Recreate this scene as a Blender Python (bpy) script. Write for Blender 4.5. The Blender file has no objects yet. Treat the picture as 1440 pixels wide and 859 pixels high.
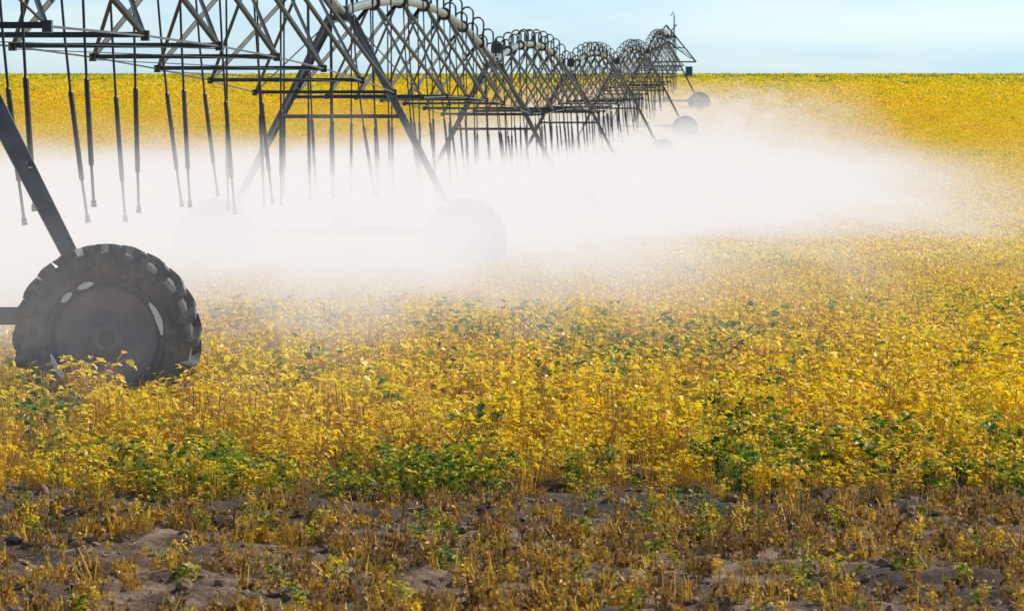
import bpy, math, random
import numpy as np
from mathutils import Vector, noise
random.seed(7); rng=np.random.default_rng(11)
scene=bpy.context.scene
EYE=2.05; F=7470.0
def gz(y):
    if y<110: return 0.0
    if y<341: return 9.5e-5*(y-110)**2
    L=240.0; t=min(y-341,L); z=9.5e-5*231**2+.0439*t*(1-t/(2*L))
    return z
def gzv(y): return np.array([gz(v) for v in y])
TYS=[-9,41,91,141,191,241,291,341]; OFF=[0,-.10,-.32,-.38,-.36,-.2,-.05,0]
def px(y): return -7.15+.05*y+float(np.interp(y,TYS,OFF))

# ---------- node helpers
def mat(name):
    m=bpy.data.materials.new(name); m.use_nodes=True; m.node_tree.nodes.clear(); return m,m.node_tree
def N(nt,t,**k):
    n=nt.nodes.new(t)
    for a,b in k.items(): setattr(n,a,b)
    return n
def setin(nt,sock,v):
    if isinstance(v,bpy.types.NodeSocket): nt.links.new(v,sock)
    else: sock.default_value=v
def math_(nt,op,a,b=0.0,c=0.0,clamp=False):
    n=N(nt,'ShaderNodeMath',operation=op); n.use_clamp=clamp
    setin(nt,n.inputs[0],a); setin(nt,n.inputs[1],b); setin(nt,n.inputs[2],c); return n.outputs[0]
def mapr(nt,v,a,b,c,d,smooth=True):
    n=N(nt,'ShaderNodeMapRange'); n.interpolation_type='SMOOTHSTEP' if smooth else 'LINEAR'
    for i,x in enumerate((v,a,b,c,d)): setin(nt,n.inputs[i],x)
    return n.outputs[0]
def noise_(nt,vec,scale,detail=2,rough=.5):
    n=N(nt,'ShaderNodeTexNoise'); n.inputs['Scale'].default_value=scale; n.inputs['Detail'].default_value=detail; n.inputs['Roughness'].default_value=rough
    nt.links.new(vec,n.inputs['Vector']); return n.outputs['Fac']
def ramp(nt,fac,stops):
    n=N(nt,'ShaderNodeValToRGB'); e=n.color_ramp.elements
    e[0].position=stops[0][0]; e[0].color=(*stops[0][1],1); e[1].position=stops[-1][0]; e[1].color=(*stops[-1][1],1)
    for p,c in stops[1:-1]:
        x=e.new(p); x.color=(*c,1)
    nt.links.new(fac,n.inputs[0]); return n.outputs[0]
def mixc(nt,f,a,b,mode='MIX'):
    n=N(nt,'ShaderNodeMix',data_type='RGBA',blend_type=mode)
    setin(nt,n.inputs[0],f); 
    for s,v in ((n.inputs[6],a),(n.inputs[7],b)):
        if isinstance(v,tuple): s.default_value=(*v,1)
        else: nt.links.new(v,s)
    return n.outputs[2]

# ---------- materials
LEAF=[(0,(.15,.075,.03)),(.14,(.44,.25,.08)),(.28,(.80,.49,.05)),(.42,(.95,.63,.008)),(.64,(.97,.74,.012)),(.78,(.72,.63,.02)),(.88,(.18,.32,.02)),(1,(.045,.15,.015))]
def leafmat(name,bias,spread,zone=.35,sc=.32,rnd=.18,tr=.46):
    m,nt=mat(name)
    at=N(nt,'ShaderNodeAttribute',attribute_name='lc'); oi=N(nt,'ShaderNodeObjectInfo'); geo=N(nt,'ShaderNodeNewGeometry')
    mp=N(nt,'ShaderNodeMapping'); mp.inputs['Scale'].default_value=(1,.28,1); nt.links.new(geo.outputs['Position'],mp.inputs['Vector'])
    z=noise_(nt,mp.outputs[0],sc,2,.6)
    v=math_(nt,'MULTIPLY_ADD',at.outputs['Fac'],spread,bias-spread/2)
    v=math_(nt,'MULTIPLY_ADD',math_(nt,'SUBTRACT',z,.5),zone*2,v)
    if rnd: v=math_(nt,'MULTIPLY_ADD',math_(nt,'SUBTRACT',oi.outputs['Random'],.5),rnd,v)
    sp=N(nt,'ShaderNodeSeparateXYZ'); nt.links.new(geo.outputs['Position'],sp.inputs[0])
    far=mapr(nt,sp.outputs[1],350,470,0,.25); v=math_(nt,'ADD',v,far)
    c=ramp(nt,v,LEAF)
    d=N(nt,'ShaderNodeBsdfDiffuse'); t=N(nt,'ShaderNodeBsdfTranslucent'); g=N(nt,'ShaderNodeBsdfGlossy'); g.inputs['Roughness'].default_value=.45
    nt.links.new(c,d.inputs[0]); nt.links.new(c,t.inputs[0])
    a=N(nt,'ShaderNodeMixShader'); a.inputs[0].default_value=tr; nt.links.new(d.outputs[0],a.inputs[1]); nt.links.new(t.outputs[0],a.inputs[2])
    b=N(nt,'ShaderNodeMixShader'); b.inputs[0].default_value=.04; nt.links.new(a.outputs[0],b.inputs[1]); nt.links.new(g.outputs[0],b.inputs[2])
    o=N(nt,'ShaderNodeOutputMaterial'); nt.links.new(b.outputs[0],o.inputs[0]); return m
M_yel=leafmat('leaf_yellow',.485,.44,.38)
M_far=leafmat('leaf_yellow_distant',.525,.50,.32,.22,0)
M_grn=leafmat('leaf_green',.89,.34,.10,tr=.4)
M_dry=leafmat('leaf_dry',.12,.30,.06,tr=.2)
M_stalk=leafmat('stalk_straw',.25,.20,.10,tr=.15)
def simple(name,col,rough=.5,metal=0.0,var=.25,scale=6,col2=None):
    m,nt=mat(name); b=N(nt,'ShaderNodeBsdfPrincipled'); o=N(nt,'ShaderNodeOutputMaterial'); nt.links.new(b.outputs[0],o.inputs[0])
    tc=N(nt,'ShaderNodeNewGeometry'); f=noise_(nt,tc.outputs['Position'],scale,5,.65)
    c2=col2 or tuple(x*(1-var) for x in col)
    nt.links.new(mixc(nt,mapr(nt,f,.35,.65,0,1),col,c2),b.inputs['Base Color'])
    b.inputs['Roughness'].default_value=rough; b.inputs['Metallic'].default_value=metal
    return m
M_steel=simple('weathered_galvanised_steel',(.05,.055,.047),.36,.3,.45,5)
M_pipe=simple('pipe_galvanised',(.24,.27,.21),.42,.2,.4,3)
M_leg=simple('leg_galvanised',(.12,.13,.145),.4,.3,.4,5)
M_hose=simple('hose_black',(.022,.022,.026),.5,0,.3,5)
M_rub=simple('tyre_rubber',(.035,.033,.038),.45,0,.3,9,(.14,.125,.11))
M_rim=simple('rim_hazed_paint',(.10,.095,.115),.5,.2,.3,7,(.17,.155,.16))  # disc colour lifted towards lavender to imitate the haze veil over it
M_rim_glint=simple('rim_sun_glint',(.82,.82,.78),.35,.0,.1,7)
M_box=simple('control_box_blue',(.03,.10,.20),.4,0,.2,5)
M_clod=simple('soil_clod',(.17,.10,.058),.95,0,.5,14,(.30,.195,.115))
m,nt=mat('field_soil'); M_ground=m
geo=N(nt,'ShaderNodeNewGeometry'); P=geo.outputs['Position']; sp=N(nt,'ShaderNodeSeparateXYZ'); nt.links.new(P,sp.inputs[0])
n1=noise_(nt,P,3.0,6,.68); n2=noise_(nt,P,.45,3)
soil=ramp(nt,n1,[(.3,(.045,.024,.013)),(.47,(.14,.080,.042)),(.59,(.32,.21,.12)),(.75,(.45,.32,.20))])
soil=mixc(nt,mapr(nt,n2,.46,.62,0,.85),soil,(.05,.030,.019))
soil=mixc(nt,mapr(nt,sp.outputs[1],28.5,31.5,0,.65),soil,(.032,.021,.017))  # shade at the foot of the crop, painted into the soil colour
mp=N(nt,'ShaderNodeMapping'); mp.inputs['Scale'].default_value=(1,.3,1); nt.links.new(P,mp.inputs['Vector'])
n3=noise_(nt,mp.outputs[0],1.3,6,.7)
straw=ramp(nt,n3,[(.3,(.10,.07,.02)),(.45,(.42,.28,.035)),(.6,(.66,.48,.03)),(.72,(.16,.20,.02))])
cfac=mapr(nt,sp.outputs[1],34,44,0,.5)
cf2=mapr(nt,sp.outputs[1],80,200,0,.5)
col=mixc(nt,math_(nt,'ADD',cfac,cf2),soil,straw)
b=N(nt,'ShaderNodeBsdfPrincipled'); b.inputs['Roughness'].default_value=.95; nt.links.new(col,b.inputs['Base Color'])
bp=N(nt,'ShaderNodeBump'); bp.inputs['Strength'].default_value=.9; bp.inputs['Distance'].default_value=.08; nt.links.new(noise_(nt,P,9,6,.72),bp.inputs['Height']); nt.links.new(bp.outputs[0],b.inputs['Normal'])
o=N(nt,'ShaderNodeOutputMaterial'); nt.links.new(b.outputs[0],o.inputs[0])

# ---------- mesh helpers
class MB:
    def __init__(s): s.v=[];s.f=[];s.m=[]
    def add(s,vs,fs,mi=0):
        o=len(s.v); s.v+=[tuple(x) for x in vs]; s.f+=[tuple(i+o for i in f) for f in fs]; s.m+=[mi]*len(fs)
    def tube(s,pts,r,n=6,mi=0,cap=True):
        pts=[Vector(p) for p in pts]; vs=[];fs=[]
        rr=r if isinstance(r,(list,tuple)) else [r]*len(pts)
        up=None
        for i,p in enumerate(pts):
            d=(pts[min(i+1,len(pts)-1)]-pts[max(i-1,0)]).normalized()
            if up is None: up=Vector((0,0,1)) if abs(d.z)<.9 else Vector((1,0,0))
            a=d.cross(up).normalized(); b=a.cross(d).normalized(); up=b
            for k in range(n):
                t=2*math.pi*(k+.5)/n; vs.append(p+a*math.cos(t)*rr[i]+b*math.sin(t)*rr[i])
        for i in range(len(pts)-1):
            for k in range(n):
                fs.append((i*n+k,i*n+(k+1)%n,(i+1)*n+(k+1)%n,(i+1)*n+k))
        if cap: fs.append(tuple(range(n-1,-1,-1))); fs.append(tuple((len(pts)-1)*n+k for k in range(n)))
        s.add(vs,fs,mi)
    def angle(s,p,q,w=.06,t=.012,mi=0):
        p=Vector(p);q=Vector(q);d=(q-p).normalized(); a=d.cross(Vector((0,0,1)));
        if a.length<.05:a=d.cross(Vector((0,1,0)))
        a.normalize(); b=a.cross(d).normalized()
        for (u1,u2,v1,v2) in ((0,w,0,t),(0,t,t+.0005,w)):
            vs=[];
            for e in (p,q):
                for (x,y) in ((u1,v1),(u2,v1),(u2,v2),(u1,v2)): vs.append(e+a*(x-w/2)+b*(y-w/2))
            s.add(vs,[(0,1,5,4),(1,2,6,5),(2,3,7,6),(3,0,4,7),(3,2,1,0),(4,5,6,7)],mi)
    def box(s,c,h,mi=0):
        c=Vector(c); vs=[c+Vector((x*h[0],y*h[1],z*h[2])) for x in(-1,1) for y in(-1,1) for z in(-1,1)]
        s.add(vs,[(0,1,3,2),(4,6,7,5),(0,4,5,1),(2,3,7,6),(0,2,6,4),(1,5,7,3)],mi)
    def obj(s,name,mats,parent=None,smooth=False):
        me=bpy.data.meshes.new(name); me.from_pydata(s.v,[],s.f); 
        for m in mats: me.materials.append(m)
        me.polygons.foreach_set('material_index',s.m)
        if smooth: me.polygons.foreach_set('use_smooth',[True]*len(s.f))
        me.update(); ob=bpy.data.objects.new(name,me); scene.collection.objects.link(ob)
        if parent: ob.parent=parent
        return ob

# ---------- irrigation machine
pivot=bpy.data.objects.new('center_pivot_irrigation_system',None); scene.collection.objects.link(pivot)
TY=TYS; PH=4.6
LAT=Vector((1,-.05,0)).normalized(); LON=Vector((.05,1,0)).normalized()
MACH=[M_steel,M_pipe,M_leg,M_hose,M_box]
def P3(y,u,h):
    y0=min(TY,key=lambda t:abs(t-y)); c=Vector((px(y0),y0,gz(y0)))
    return c+LON*(y-y0)+LAT*u+Vector((0,0,h))
def span(i,y0,y1):
    mb=MB(); z0,z1=gz(y0),gz(y1)
    def Q(t,u,h): 
        y=y0+(y1-y0)*t; return Vector((px(y),y,z0+(z1-z0)*t))+LAT*u+Vector((0,0,h))
    bow=lambda t:.72*4*t*(1-t)
    K=7
    mb.tube([Q(k/24,0,PH+bow(k/24)) for k in range(25)],.085,10,1)
    for j in range(1,K):
        t=j/K; mb.tube([Q(t-.0008,0,PH+bow(t)),Q(t+.0008,0,PH+bow(t))],.15,12,0)
    low=[(j+.5)/K for j in range(K)]
    hl=lambda t:3.12+.22*4*t*(1-t)
    for sd in(-1,1):
        W=1.15
        chain=[Q(.004,sd*.12,PH-.1)]+[Q(t,sd*W,hl(t)) for t in low]+[Q(.996,sd*.12,PH-.1)]
        for a,b in zip(chain[:-1],chain[1:]): mb.tube([a,b],.012,5,0)
        for j,t in enumerate(low):
            L=Q(t,sd*W,hl(t))
            if j>0: mb.angle(L,Q(j/K,sd*.08,PH-.07+bow(j/K)),.05,.010)
            if j<K-1: mb.angle(L,Q((j+1)/K,sd*.08,PH-.07+bow((j+1)/K)),.05,.010)
            mb.box(L,(.04,.08,.05))
    for t in low: mb.angle(Q(t,-1.15,hl(t)+.01),Q(t,1.15,hl(t)+.01),.056,.012)
    for j in range(1,K-2):
        mb.tube([Q(low[j],-1.15,hl(low[j])-.03),Q(low[j+1],1.15,hl(low[j+1])-.03)],.008,4)
    n=22
    for k in range(n):
        t=(k+.5)/n; sd=1 if k%2 else -1; top=PH+bow(t)
        pts=[Q(t,0,top+.06),Q(t,0,top+.30)]
        for a in range(1,7):
            an=math.pi*a/6; pts.append(Q(t,sd*(.14-.14*math.cos(an)),top+.30+.14*math.sin(an)))
        pts.append(Q(t,sd*.28,top+.05))
        mb.tube(pts,.022,6,3)
        ln=random.uniform(-.02,.38); l2=random.uniform(-.08,.08)
        e=1.5+random.uniform(-.14,.12); tt=t+l2/50
        q=lambda f:Q(t+(tt-t)*f,sd*.28+ln*f**1.6,(top+.05)*(1-f)+e*f)
        mb.tube([q(0),q(.25),q(.5),q(.64)],.014,6,3)
        mb.tube([q(.64),q(.645),q(.88),q(.885)],[.015,.027,.027,.018],6,3)
        mb.tube([q(.885),q(.98)],.015,6,3)
        mb.tube([q(.98),q(1.0)],[.025,.03],8,3)
    mb.obj(f'span_{i}',MACH,pivot)
def wheel(name,c,parent,rot0):
    mb=MB(); R=.665; w=.15; n=64
    prof=[(.44,-.10),(.47,-.14),(.56,-w),(.62,-w+.005),(.655,-w+.035),(R,0),(.655,w-.035),(.62,w-.005),(.56,w),(.47,.14),(.44,.10),(.43,0)]
    m_=len(prof);vs=[];fs=[]
    def V(r,a,s): return Vector(c)+LAT*(r*math.cos(a))+Vector((0,0,r*math.sin(a)))+LON*s
    for k in range(n):
        for r,s in prof: vs.append(V(r,2*math.pi*k/n,s))
    for k in range(n):
        for j in range(m_): fs.append((k*m_+j,k*m_+(j+1)%m_,((k+1)%n)*m_+(j+1)%m_,((k+1)%n)*m_+j))
    mb.add(vs,fs,0)
    nl=22
    for k in range(nl):
        for sd in(-1,1):
            a0=2*math.pi*(k+(.5 if sd>0 else 0))/nl+rot0
            sec=[]
            for (r0,r1,s,da) in ((.57,.665,sd*(w+.018),0.0),(.62,.712,sd*(w-.005),.02),(.64,.722,sd*.07,.09),(.64,.722,sd*-.01,.16)):
                hw=.052 if abs(s)>.1 else .04
                sec.append([V(r0,a0+da-hw,s),V(r0,a0+da+hw,s),V(r1,a0+da+hw*.7,s),V(r1,a0+da-hw*.7,s)])
            vs=[p for q in sec for p in q]; fs=[]
            for i in range(3):
                for j in range(4): fs.append((i*4+j,i*4+(j+1)%4,(i+1)*4+(j+1)%4,(i+1)*4+j))
            fs+= [(0,1,2,3),(15,14,13,12)]
            mb.add(vs,fs,0)
    def ring(r0,s0,r1,s1,mi,a0=0,a1=2*math.pi,seg=64):
        vs=[];fs=[]
        for k in range(seg+1):
            a=a0+(a1-a0)*k/seg; vs+=[V(r0,a,s0),V(r1,a,s1)]
        for k in range(seg): fs.append((2*k,2*k+1,2*k+3,2*k+2))
        mb.add(vs,fs,mi)
    for sd in(-1,1):
        ring(.455,sd*.112,.432,sd*.125,1); ring(.432,sd*.125,.425,sd*.06,1)
    ring(.425,-.06,.425,.06,1)
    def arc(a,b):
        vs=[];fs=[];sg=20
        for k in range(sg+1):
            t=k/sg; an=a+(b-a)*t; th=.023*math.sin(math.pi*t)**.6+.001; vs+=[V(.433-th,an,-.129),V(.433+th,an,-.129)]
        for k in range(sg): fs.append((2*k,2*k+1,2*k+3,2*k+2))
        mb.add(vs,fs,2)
    for (a,b) in ((.05,.70),(1.78,2.08),(2.2,2.45),(3.4,4.2)): arc(a,b)  # sunlight on the rim edge, painted as white crescents
    mb_r=.385
    ring(.20,-.02,mb_r,-.05,1); ring(.10,-.06,.20,-.02,1); ring(.0001,-.06,.10,-.06,1)
    ring(mb_r,-.05,.425,-.03,1)
    for k in range(8):
        a=k*math.pi/4; p=V(.15,a,-.045); mb.tube([p,p-LON*.03],.014,6,1)
    mb.tube([V(0,0,-.06),V(0,0,.34)],.07,12,1)
    ob=mb.obj(name,[M_rub,M_rim,M_rim_glint],parent)
def tower(i,y):
    mb=MB(); HB=2.13; zb=.86
    mb.tube([P3(y,-HB+.05,zb),P3(y,HB-.05,zb)],.095,4,2)
    top=PH
    for sd in(-1,1):
        for lo in(-1,1):
            a=P3(y+lo*.16,sd*(HB-.12),zb+.08); b=P3(y+lo*.62,sd*.16,top-.05)
            mb.angle(a,b,.09,.012,2)
        for f in(.14,.3,.48,.66,.84):
            u=sd*((HB-.12)*(1-f)+.16*f); h=(zb+.08)*(1-f)+(top-.05)*f; l=.16*(1-f)+.62*f
            mb.angle(P3(y-l,u,h),P3(y+l,u,h),.05,.01,2); 
        mb.box(P3(y,sd*(HB-.05),zb-.12),(.13,.12,.16),0)
        wheel(f'wheel_{i}_{"r" if sd>0 else "l"}',P3(y-.34,sd*HB,.70),pivot,random.uniform(0,1.5))
    for lo in(-1,1):
        f=.52; u=((HB-.12)*(1-f)+.16*f); h=(zb+.08)*(1-f)+(top-.05)*f; l=.16*(1-f)+.62*f
        mb.angle(P3(y+lo*l,-u,h),P3(y+lo*l,u,h),.06,.01,0)
    mb.box(P3(y,0,top-.12),(.22,.66,.04),0)
    mb.box(P3(y,0,zb+.16),(.16,.2,.1),0)
    mb.box(P3(y-.55,.10,top+.34),(.11,.09,.14),4 if i==7 else 0)
    mb.tube([P3(y-.55,.10,top+.45),P3(y-.55,.10,top+.62)],.02,6,0)
    mb.tube([P3(y,0,top-.1),P3(y,0,top+.1)],.14,10,0)
    mb.obj(f'tower_{i}',MACH,pivot)
for i,y in enumerate(TY):
    if i>0: tower(i,y)
for i in range(7): span(i,TY[i],TY[i+1])
mb=MB(); y=TY[-1]
def O(d,u,h): return Vector((px(y)+.05*d,y+d,gz(y)+d*.02))+LAT*u+Vector((0,0,h))
mb.tube([O(0,0,PH),O(8,0,PH+.25),O(16,0,PH+.3)],.07,8,1)
mb.tube([O(0,.5,PH),O(0,.5,PH+1.7)],.04,6,0); mb.tube([O(0,.5,PH+1.7),O(0,.42,PH+1.95),O(0,.3,PH+1.7)],.03,6,0)
for sd in(-1,1):
    mb.angle(O(0,sd*1.9,3.35),O(0,0,PH+1.1),.09,.02); 
    mb.tube([O(0,0,PH+1.1),O(14,sd*.1,PH+.35)],.02,4); mb.angle(O(.2,sd*1.9,3.35),O(12,sd*.1,PH+.2),.06,.01)
    for d in (.4,5,9): mb.angle(O(d,sd*1.6*(1-d/14),3.5+d*.08),O(d,0,PH+.1),.05,.01)
mb.angle(O(0,-1.9,3.35),O(0,1.9,3.35),.09,.02); mb.angle(O(.1,-1.2,4.25),O(.1,1.2,4.25),.07,.02); mb.angle(O(.1,-.6,4.95),O(.1,.6,4.95),.07,.02)
mb.box(O(0,1.45,2.75),(.22,.15,.3),4); mb.tube([O(16,0,PH+.3),O(16.2,0,PH+.8),O(17.2,.3,PH+1.2)],.05,6,0)
for d in (2,5,8,11,14): mb.tube([O(d,.1,PH+.2),O(d,.1,PH+.5),O(d,.35,PH+.5),O(d,.35,PH),O(d,.4,1.5)],.02,5,3)
mb.obj('overhang',MACH,pivot)

# ---------- plants
def plant_mesh(name,kind):
    mb=MB(); lc=[]
    R=random.Random(sum(map(ord,name)))
    def leaf(p,dirv,L,W,fold,mi,val,curl=0,simple_=False):
        d=Vector(dirv).normalized(); s=d.cross(Vector((0,0,1)))
        if s.length<.1: s=Vector((1,0,0))
        s.normalize(); s=(s+Vector((R.uniform(-.5,.5),R.uniform(-.5,.5),R.uniform(-.6,.6)))).normalized(); nrm=s.cross(d).normalized()
        p=Vector(p); mid=p+d*L*.5+nrm*L*curl*.5; tip=p+d*L
        tip-=nrm*L*curl*.6
        if simple_ or kind in('tile','bigtile'):
            a=p+d*L*.45
            mb.add([p,a+s*W/2+nrm*fold*W,tip,a-s*W/2+nrm*fold*W],[(0,1,2),(0,2,3)],mi); lc.extend([val]*2); return
        a=p+d*L*.32; b=p+d*L*.68+nrm*L*curl*.2
        vs=[p,mid,tip,a+s*W/2+nrm*fold*W,b+s*W*.42+nrm*fold*W,a-s*W/2+nrm*fold*W,b-s*W*.42+nrm*fold*W]
        fs=[(0,1,3),(1,4,3),(1,2,4),(0,5,1),(1,5,6),(1,6,2)]
        mb.add(vs,fs,mi); lc.extend([val]*6)
    def stalk(p,q,r,mi=1,val=.4):
        n0=len(mb.f); mb.tube([p,q],[r,r*.6],3,mi,False); lc.extend([val]*(len(mb.f)-n0))
    def plant(k0,org=Vector((0,0,0)),sc=1.0,lod=False):
        H={'yellow':.44,'green':.40,'sparse':.42}[k0]; ns={'yellow':4,'green':5,'sparse':5}[k0]
        nl={'yellow':8,'green':13,'sparse':3}[k0]; sp_={'yellow':.12,'green':.2,'sparse':.1}[k0]
        gm=2 if (k0=='green' and lod) else 0
        for k in range(ns):
            a=R.uniform(0,6.28); h=H*R.uniform(.65,1.08); b=Vector((R.uniform(-.04,.04),R.uniform(-.04,.04),-.02))
            t=b+Vector((math.cos(a)*sp_*R.uniform(.2,1),math.sin(a)*sp_*R.uniform(.2,1),h)); b=org+b*sc; t=org+t*sc; stalk(b,t,.0045,1,R.random())
            for j in range(nl):
                f=R.uniform(.3 if k0!='green' else .1,1)**.8; p=b.lerp(t,f); an=R.uniform(0,6.28)
                out=Vector((math.cos(an),math.sin(an),R.uniform(-.1,.7))); q=p+out*R.uniform(.03,.09)
                if not lod: stalk(p,q,.0018,1,R.random())
                L=R.uniform(.042,.08)*(1.05 if k0=='green' else .9)
                v=R.random()
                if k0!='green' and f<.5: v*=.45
                if R.random()<.5:
                    for da in(-.9,0,.9):
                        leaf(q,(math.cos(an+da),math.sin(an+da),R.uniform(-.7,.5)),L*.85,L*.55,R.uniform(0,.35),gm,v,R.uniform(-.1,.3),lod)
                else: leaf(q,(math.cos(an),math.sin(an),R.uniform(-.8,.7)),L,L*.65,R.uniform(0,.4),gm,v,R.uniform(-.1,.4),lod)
        for k in range({'yellow':5,'green':1,'sparse':14}[k0]//(2 if lod else 1)):
            b=Vector((R.uniform(-.12,.12),R.uniform(-.12,.12),-.02)); e=b+Vector((R.uniform(-.07,.07),R.uniform(-.07,.07),H*R.uniform(.5,.98))); stalk(org+b*sc,org+e*sc,.0045,1,R.random())
    if kind in('yellow','green','sparse'): plant(kind)
    elif kind in('midtile','midgreen'):
        for k in range(64):
            r_=R.random(); kk='green' if r_<(.24 if kind=='midgreen' else .03) else ('sparse' if r_>.84 else 'yellow')
            plant(kk,Vector((R.uniform(-1,1),R.uniform(-1,1),0)),R.uniform(.6,1.2),True)
    elif kind=='stubble':
        for k in range(R.randint(5,10)):
            b=Vector((R.uniform(-.05,.05),R.uniform(-.04,.04),-.01)); h=R.uniform(.06,.18); t=b+Vector((R.uniform(-.05,.05),R.uniform(-.05,.05),h)); stalk(b,t,.005,1,R.random())
            for j in range(R.randint(1,4)):
                p=b.lerp(t,R.uniform(.2,1)); an=R.uniform(0,6.28); L=R.uniform(.025,.055)
                leaf(p,(math.cos(an),math.sin(an),R.uniform(-1.4,.3)),L,L*.5,R.uniform(.3,.8),0,R.random(),R.uniform(.2,.8))
    else:
        T,nl,Ls=(4.0,3400,(.07,.12)) if kind=='tile' else (4.0,750,(.15,.26))
        sub=[[R.gauss(0,.14) for _ in range(9)] for _ in range(9)]; hh=[[R.uniform(.75,1.1) for _ in range(9)] for _ in range(9)]
        for k in range(nl):
            x,y_=R.uniform(-T/2,T/2),R.uniform(-T/2,T/2); i_,j_=int((x/T+.5)*8.99),int((y_/T+.5)*8.99)
            h=(.12+.34*R.random()**.6)*hh[i_][j_]; an=R.uniform(0,6.28); L=R.uniform(*Ls)
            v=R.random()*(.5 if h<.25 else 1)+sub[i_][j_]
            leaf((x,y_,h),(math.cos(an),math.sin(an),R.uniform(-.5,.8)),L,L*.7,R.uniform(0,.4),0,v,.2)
    mats={'yellow':[M_yel,M_stalk],'green':[M_grn,M_stalk],'sparse':[M_yel,M_stalk],'stubble':[M_dry,M_stalk],'midtile':[M_far,M_stalk,M_grn],'midgreen':[M_far,M_stalk,M_grn],'tile':[M_far],'bigtile':[M_far]}[kind]
    me=bpy.data.meshes.new(name); me.from_pydata(mb.v,[],mb.f)
    for q in mats: me.materials.append(q)
    me.polygons.foreach_set('material_index',mb.m)
    at=me.attributes.new('lc','FLOAT','FACE'); at.data.foreach_set('value',lc); me.update()
    return bpy.data.objects.new(name,me)
def clod(name):
    import bmesh
    bm=bmesh.new(); bmesh.ops.create_icosphere(bm,subdivisions=2,radius=.03); s=random.random()*50
    for v in bm.verts:
        v.co*=1+.7*(noise.noise(v.co*35+Vector((s,0,0)))); v.co.z*=.55
    me=bpy.data.meshes.new(name); bm.to_mesh(me); me.materials.append(M_clod); return bpy.data.objects.new(name,me)
def scatter(name,variants,pts,rotz,scl,idx,tilt=.12):
    coll=bpy.data.collections.new(name+'_variants')
    for v in variants: coll.objects.link(v)
    me=bpy.data.meshes.new(name); n=len(pts); me.vertices.add(n); me.vertices.foreach_set('co',np.asarray(pts,dtype=np.float32).ravel())
    r=np.stack([rng.normal(0,1,n)*tilt,rng.normal(0,1,n)*tilt,rotz],1).astype(np.float32)
    a=me.attributes.new('rot','FLOAT_VECTOR','POINT'); a.data.foreach_set('vector',r.ravel())
    a=me.attributes.new('scl','FLOAT','POINT'); a.data.foreach_set('value',scl.astype(np.float32))
    a=me.attributes.new('idx','INT','POINT'); a.data.foreach_set('value',idx.astype(np.int32))
    ob=bpy.data.objects.new(name,me); scene.collection.objects.link(ob)
    g=bpy.data.node_groups.new(name+'_gn','GeometryNodeTree')
    g.interface.new_socket('Geometry',in_out='INPUT',socket_type='NodeSocketGeometry'); g.interface.new_socket('Geometry',in_out='OUTPUT',socket_type='NodeSocketGeometry')
    gi=g.nodes.new('NodeGroupInput'); go=g.nodes.new('NodeGroupOutput'); ip=g.nodes.new('GeometryNodeInstanceOnPoints'); ci=g.nodes.new('GeometryNodeCollectionInfo')
    ci.inputs['Collection'].default_value=coll; ci.inputs['Separate Children'].default_value=True; ci.inputs['Reset Children'].default_value=True
    def na(nm,t):
        x=g.nodes.new('GeometryNodeInputNamedAttribute'); x.data_type=t; x.inputs[0].default_value=nm; return x.outputs[0]
    L=g.links.new; L(gi.outputs[0],ip.inputs['Points']); L(ci.outputs[0],ip.inputs['Instance']); ip.inputs['Pick Instance'].default_value=True
    L(na('idx','INT'),ip.inputs['Instance Index'])
    e=g.nodes.new('FunctionNodeEulerToRotation'); L(na('rot','FLOAT_VECTOR'),e.inputs[0]); L(e.outputs[0],ip.inputs['Rotation']); L(na('scl','FLOAT'),ip.inputs['Scale'])
    L(ip.outputs[0],go.inputs[0])
    md=ob.modifiers.new('gn','NODES'); md.node_group=g; print(name,n); return ob
def pts_in(d0,d1,dens,half=.135):
    area=half*(d1*d1-d0*d0); n=int(area*dens); D=np.sqrt(rng.uniform(d0*d0,d1*d1,n)); X=rng.uniform(-half,half,n)*D; return X,D
def nz(X,Y,sx,sy,off=0):
    return np.array([noise.fractal(Vector((x*sx+off,y*sy,off*.7)),1.0,2.0,3) for x,y in zip(X,Y)])
def soilz(x,y):
    k=max(0,min(1,(42-y)/6)); 
    return k*(.065*noise.fractal(Vector((x*1.8,y*1.8,3)),.7,2.2,5)+.02*math.sin(y*8+x*.6)) if k>0 else 0.0
X,D=pts_in(30.5,60,19,.125)
edge=32.0+.8*nz(X,D*0,.45,1)+1.0*nz(X,D,1.6,1.2,9)
keep=D>edge; X,D,edge=X[keep],D[keep],edge[keep]
gn=nz(X,D,.55,.2,21); dn=nz(X,D,.30,.13,47); r=rng.uniform(0,1,len(X))
de=D-edge
pg=.03+np.clip(gn*.25,0,.12)+ .62*np.exp(-((de-.8)/2.1)**2)*np.clip((gn+.24+.05*X)*2.2,0,1) + .30*np.exp(-((D-61)/5)**2)*np.clip(.2+gn+.14*X,0,1)
ps=np.clip(.48+dn*.9-.09*X,0.16,.85)*np.clip((66-D)/18+.2,0,1)
kind=np.where(r<pg,1,np.where(r<pg+ps,2,0))
idx=np.where(kind==0,rng.integers(0,5,len(X)),np.where(kind==1,rng.integers(5,8,len(X)),rng.integers(8,11,len(X))))
scl=rng.uniform(.6,1.2,len(X))*np.clip(.5+de*.11,.5,1.0)*(1+.25*nz(X,D,1.1,.6,33))
scl=np.where(kind==1,scl*1.1,scl)
Z=np.array([soilz(x,y) for x,y in zip(X,D)])+gzv(D)
names=sorted([f'a_yellow_{i}' for i in range(5)]+[f'b_green_{i}' for i in range(3)]+[f'c_sparse_{i}' for i in range(3)])
vs=[plant_mesh(nm,nm.split('_')[1]) for nm in names]
scatter('soybean_crop',vs,np.stack([X,D,Z],1),rng.uniform(0,6.28,len(X)),scl,idx)
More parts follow.
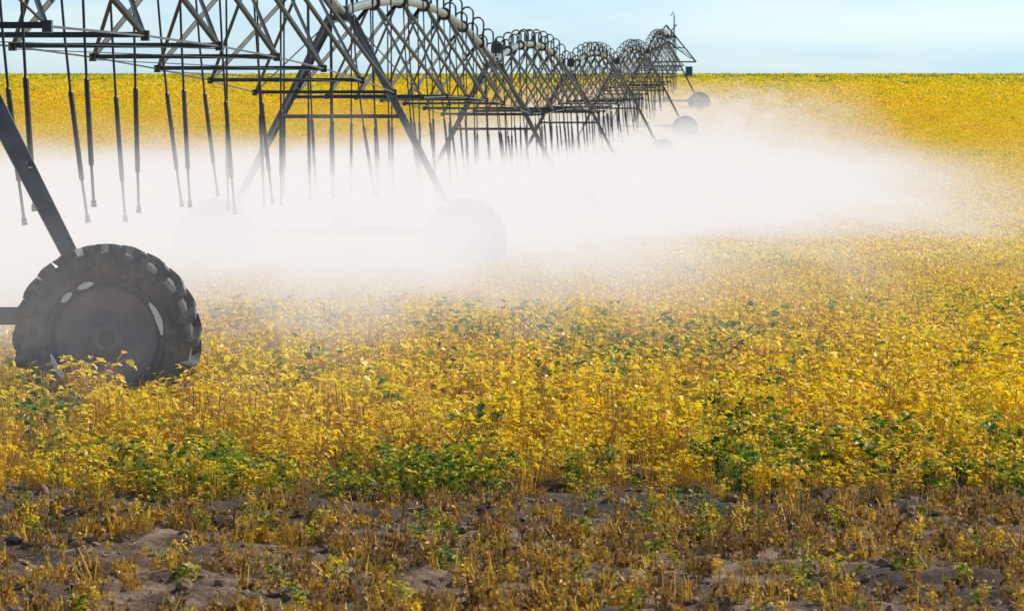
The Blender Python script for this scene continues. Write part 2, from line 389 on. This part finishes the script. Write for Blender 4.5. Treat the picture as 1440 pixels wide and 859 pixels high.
def tiles(d0,d1,T=4.0):
    P=[]
    y=d0+T/2
    while y<d1-.01:
        nxh=int(math.ceil(.115*(y+T)/T))
        for i in range(-nxh,nxh+1): P.append((i*T,y))
        y+=T
    P=np.array(P); return P[:,0],P[:,1]
X,D=tiles(60,90,2.0); Z=gzv(D)
gpr=np.exp(-((D-62)/6)**2)*np.clip(.25+nz(X,D,.4,.2,21)+.13*X,0,1)+np.clip(nz(X,D,.3,.15,5)*.3,0,.15)
idx=np.where(rng.uniform(0,1,len(X))<gpr,rng.integers(0,2,len(X)),rng.integers(2,6,len(X)))
vs=[plant_mesh(f'ca_tile_{i}','midgreen') for i in range(2)]+[plant_mesh(f'cb_tile_{i}','midtile') for i in range(4)]
scatter('soybean_crop_mid_field',vs,np.stack([X,D,Z],1),rng.integers(0,4,len(X))*math.pi/2,np.ones(len(X)),idx,0.0)
X,D=tiles(90,346); Z=gzv(D)
vs=[plant_mesh(f'd_tile_{i}','tile') for i in range(4)]
scatter('distant_soybean_crop',vs,np.stack([X,D,Z],1),rng.integers(0,4,len(X))*math.pi/2,np.ones(len(X)),rng.integers(0,4,len(X)),0.0)
X,D=tiles(346,540); Z=gzv(D)
vs=[plant_mesh(f'e_bigtile_{i}','bigtile') for i in range(4)]
scatter('hill_crop',vs,np.stack([X,D,Z],1),rng.integers(0,4,len(X))*math.pi/2,np.ones(len(X)),rng.integers(0,4,len(X)),0.0)
X,D=pts_in(21,34,38,.15); keep=nz(X,D,.9,.9,5)+rng.normal(0,.22,len(X))>-.06; X,D=X[keep],D[keep]
Z=np.array([soilz(x,y) for x,y in zip(X,D)])
vs=[plant_mesh(f'f_stubble_{i}','stubble') for i in range(6)]
scatter('dry_stubble',vs,np.stack([X,D,Z],1),rng.uniform(0,6.28,len(X)),rng.uniform(.5,1.1,len(X))*np.clip((34.5-D)/4,.5,1),rng.integers(0,6,len(X)),.25)
X,D=pts_in(21,33,3.2,.15); Z=np.array([soilz(x,y) for x,y in zip(X,D)])
vs=[plant_mesh(f'g_green_{i}','green') for i in range(2)]+[plant_mesh('g_yellow_x','yellow')]
scatter('volunteer_sprouts',vs,np.stack([X,D,Z],1),rng.uniform(0,6.28,len(X)),rng.uniform(.12,.42,len(X)),rng.integers(0,3,len(X)),.2)
X,D=pts_in(21,35,30,.15); Z=np.array([soilz(x,y) for x,y in zip(X,D)])
vs=[clod(f'h_clod_{i}') for i in range(5)]
scatter('soil_clods',vs,np.stack([X,D,Z],1),rng.uniform(0,6.28,len(X)),rng.uniform(.3,1,len(X))**2*1.3+.2,rng.integers(0,5,len(X)),.4)

# ---------- ground (one sheet)
xs=np.concatenate([[-2500,-600,-150,-60,-25,-12],np.arange(-7,7.01,.05),[12,25,60,150,600,2500]])
ys=np.concatenate([[-400,-60,0,12,18],np.arange(20,42,.05),np.arange(42,110,4),np.arange(110,660,8),[700,900,1400,2600]])
vv=[]
for y in ys:
    g0=gz(y)
    for x in xs:
        vv.append((x,y,g0+(soilz(x,y) if 20<=y<=42 and abs(x)<=7 else 0)))
nx=len(xs); ff=[(j*nx+i,j*nx+i+1,(j+1)*nx+i+1,(j+1)*nx+i) for j in range(len(ys)-1) for i in range(nx-1)]
me=bpy.data.meshes.new('field_ground'); me.from_pydata(vv,[],ff); me.materials.append(M_ground); me.polygons.foreach_set('use_smooth',[True]*len(ff)); me.update()
scene.collection.objects.link(bpy.data.objects.new('field_ground',me))

# ---------- mist : one volume along the spans, its emission stands in for scattered sunlight
m,nt=mat('self_lit_mist'); geo=N(nt,'ShaderNodeNewGeometry'); Pp=geo.outputs['Position']; sp=N(nt,'ShaderNodeSeparateXYZ'); nt.links.new(Pp,sp.inputs[0])
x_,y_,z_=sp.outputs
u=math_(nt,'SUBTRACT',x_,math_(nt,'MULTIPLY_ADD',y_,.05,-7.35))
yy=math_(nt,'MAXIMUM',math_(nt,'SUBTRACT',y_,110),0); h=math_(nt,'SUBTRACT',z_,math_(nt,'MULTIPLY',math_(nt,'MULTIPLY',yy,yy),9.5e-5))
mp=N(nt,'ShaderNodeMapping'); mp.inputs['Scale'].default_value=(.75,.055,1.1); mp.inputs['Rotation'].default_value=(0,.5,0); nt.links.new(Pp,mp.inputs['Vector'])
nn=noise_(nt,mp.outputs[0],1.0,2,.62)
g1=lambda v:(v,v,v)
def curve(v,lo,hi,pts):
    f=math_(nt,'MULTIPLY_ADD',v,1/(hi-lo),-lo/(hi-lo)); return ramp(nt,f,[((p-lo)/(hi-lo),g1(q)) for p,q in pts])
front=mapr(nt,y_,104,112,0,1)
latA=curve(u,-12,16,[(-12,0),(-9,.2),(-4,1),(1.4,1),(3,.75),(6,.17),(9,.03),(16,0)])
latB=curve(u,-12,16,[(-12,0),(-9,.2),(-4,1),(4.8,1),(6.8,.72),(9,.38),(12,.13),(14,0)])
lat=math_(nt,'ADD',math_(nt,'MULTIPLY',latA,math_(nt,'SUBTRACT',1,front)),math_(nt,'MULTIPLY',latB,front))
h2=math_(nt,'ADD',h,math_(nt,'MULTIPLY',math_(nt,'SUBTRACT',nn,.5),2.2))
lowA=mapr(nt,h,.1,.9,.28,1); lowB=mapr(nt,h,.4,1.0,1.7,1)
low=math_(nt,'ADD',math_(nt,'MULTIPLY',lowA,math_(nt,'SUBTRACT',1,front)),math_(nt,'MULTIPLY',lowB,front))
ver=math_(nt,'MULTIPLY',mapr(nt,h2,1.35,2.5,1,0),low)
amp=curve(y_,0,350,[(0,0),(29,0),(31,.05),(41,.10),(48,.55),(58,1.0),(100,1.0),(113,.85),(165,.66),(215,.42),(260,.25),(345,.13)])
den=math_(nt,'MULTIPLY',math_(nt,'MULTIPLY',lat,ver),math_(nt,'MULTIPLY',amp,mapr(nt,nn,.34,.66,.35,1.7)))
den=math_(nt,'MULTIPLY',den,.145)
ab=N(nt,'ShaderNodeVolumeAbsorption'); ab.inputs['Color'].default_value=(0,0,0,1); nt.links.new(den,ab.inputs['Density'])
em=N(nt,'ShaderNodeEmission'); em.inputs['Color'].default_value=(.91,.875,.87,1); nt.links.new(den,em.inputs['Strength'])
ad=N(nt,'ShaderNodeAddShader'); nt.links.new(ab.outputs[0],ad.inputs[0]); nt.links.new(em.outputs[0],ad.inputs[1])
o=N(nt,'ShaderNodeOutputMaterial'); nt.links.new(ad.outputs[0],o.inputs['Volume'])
try: m.cycles.volume_step_rate=4.0
except Exception as e: print(e)
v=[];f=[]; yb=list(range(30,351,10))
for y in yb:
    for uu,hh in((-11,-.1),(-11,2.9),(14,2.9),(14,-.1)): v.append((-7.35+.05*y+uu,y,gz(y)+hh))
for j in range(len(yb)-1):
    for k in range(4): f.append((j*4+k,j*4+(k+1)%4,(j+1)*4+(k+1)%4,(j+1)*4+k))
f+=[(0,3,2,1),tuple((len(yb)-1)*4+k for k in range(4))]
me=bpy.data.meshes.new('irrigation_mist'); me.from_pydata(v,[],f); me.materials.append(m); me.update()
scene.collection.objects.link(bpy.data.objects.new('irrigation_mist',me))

# ---------- light, sky, camera
az=math.radians(58); el=math.radians(40)
S=Vector((math.cos(el)*math.sin(az),math.cos(el)*math.cos(az),math.sin(el)))
l=bpy.data.lights.new('sun','SUN'); l.energy=5.0; l.angle=math.radians(.5); l.color=(1,.94,.83)
lo=bpy.data.objects.new('sun',l); scene.collection.objects.link(lo); lo.rotation_euler=S.to_track_quat('Z','Y').to_euler()
w=bpy.data.worlds.new('World'); scene.world=w; w.use_nodes=True; nt=w.node_tree; nt.nodes.clear()
sk=N(nt,'ShaderNodeTexSky'); sk.sky_type='NISHITA'; sk.sun_disc=False; sk.sun_elevation=el; sk.sun_rotation=az; sk.air_density=1; sk.dust_density=.3
tc=N(nt,'ShaderNodeTexCoord'); sp=N(nt,'ShaderNodeSeparateXYZ'); nt.links.new(tc.outputs['Generated'],sp.inputs[0])
mp=N(nt,'ShaderNodeMapping'); mp.inputs['Scale'].default_value=(9,9,60); nt.links.new(tc.outputs['Generated'],mp.inputs['Vector'])
cl=noise_(nt,mp.outputs[0],1.0,3,.55)
tint=mixc(nt,mapr(nt,cl,.42,.72,0,1),(.66,.94,1.52),(.92,1.10,1.52))
hz=mixc(nt,mapr(nt,sp.outputs[2],0.02,.35,1,0),(1.0,1.0,1.0),tint)
colr=mixc(nt,1.0,sk.outputs[0],hz,'MULTIPLY')
bg=N(nt,'ShaderNodeBackground'); bg.inputs['Strength'].default_value=.115; nt.links.new(colr,bg.inputs[0])
o=N(nt,'ShaderNodeOutputWorld'); nt.links.new(bg.outputs[0],o.inputs[0])
cam=bpy.data.cameras.new('camera'); cam.lens=F/1440*36; cam.sensor_width=36; cam.clip_end=5000; cam.clip_start=.5
cam.dof.use_dof=True; cam.dof.focus_distance=46; cam.dof.aperture_fstop=16
co=bpy.data.objects.new('camera',cam); scene.collection.objects.link(co); co.location=(0,0,EYE); co.rotation_euler=(math.radians(90)-math.atan(202.5/F),0,0)
scene.camera=co
scene.view_settings.view_transform='Standard'; scene.view_settings.look='None'; scene.view_settings.exposure=0
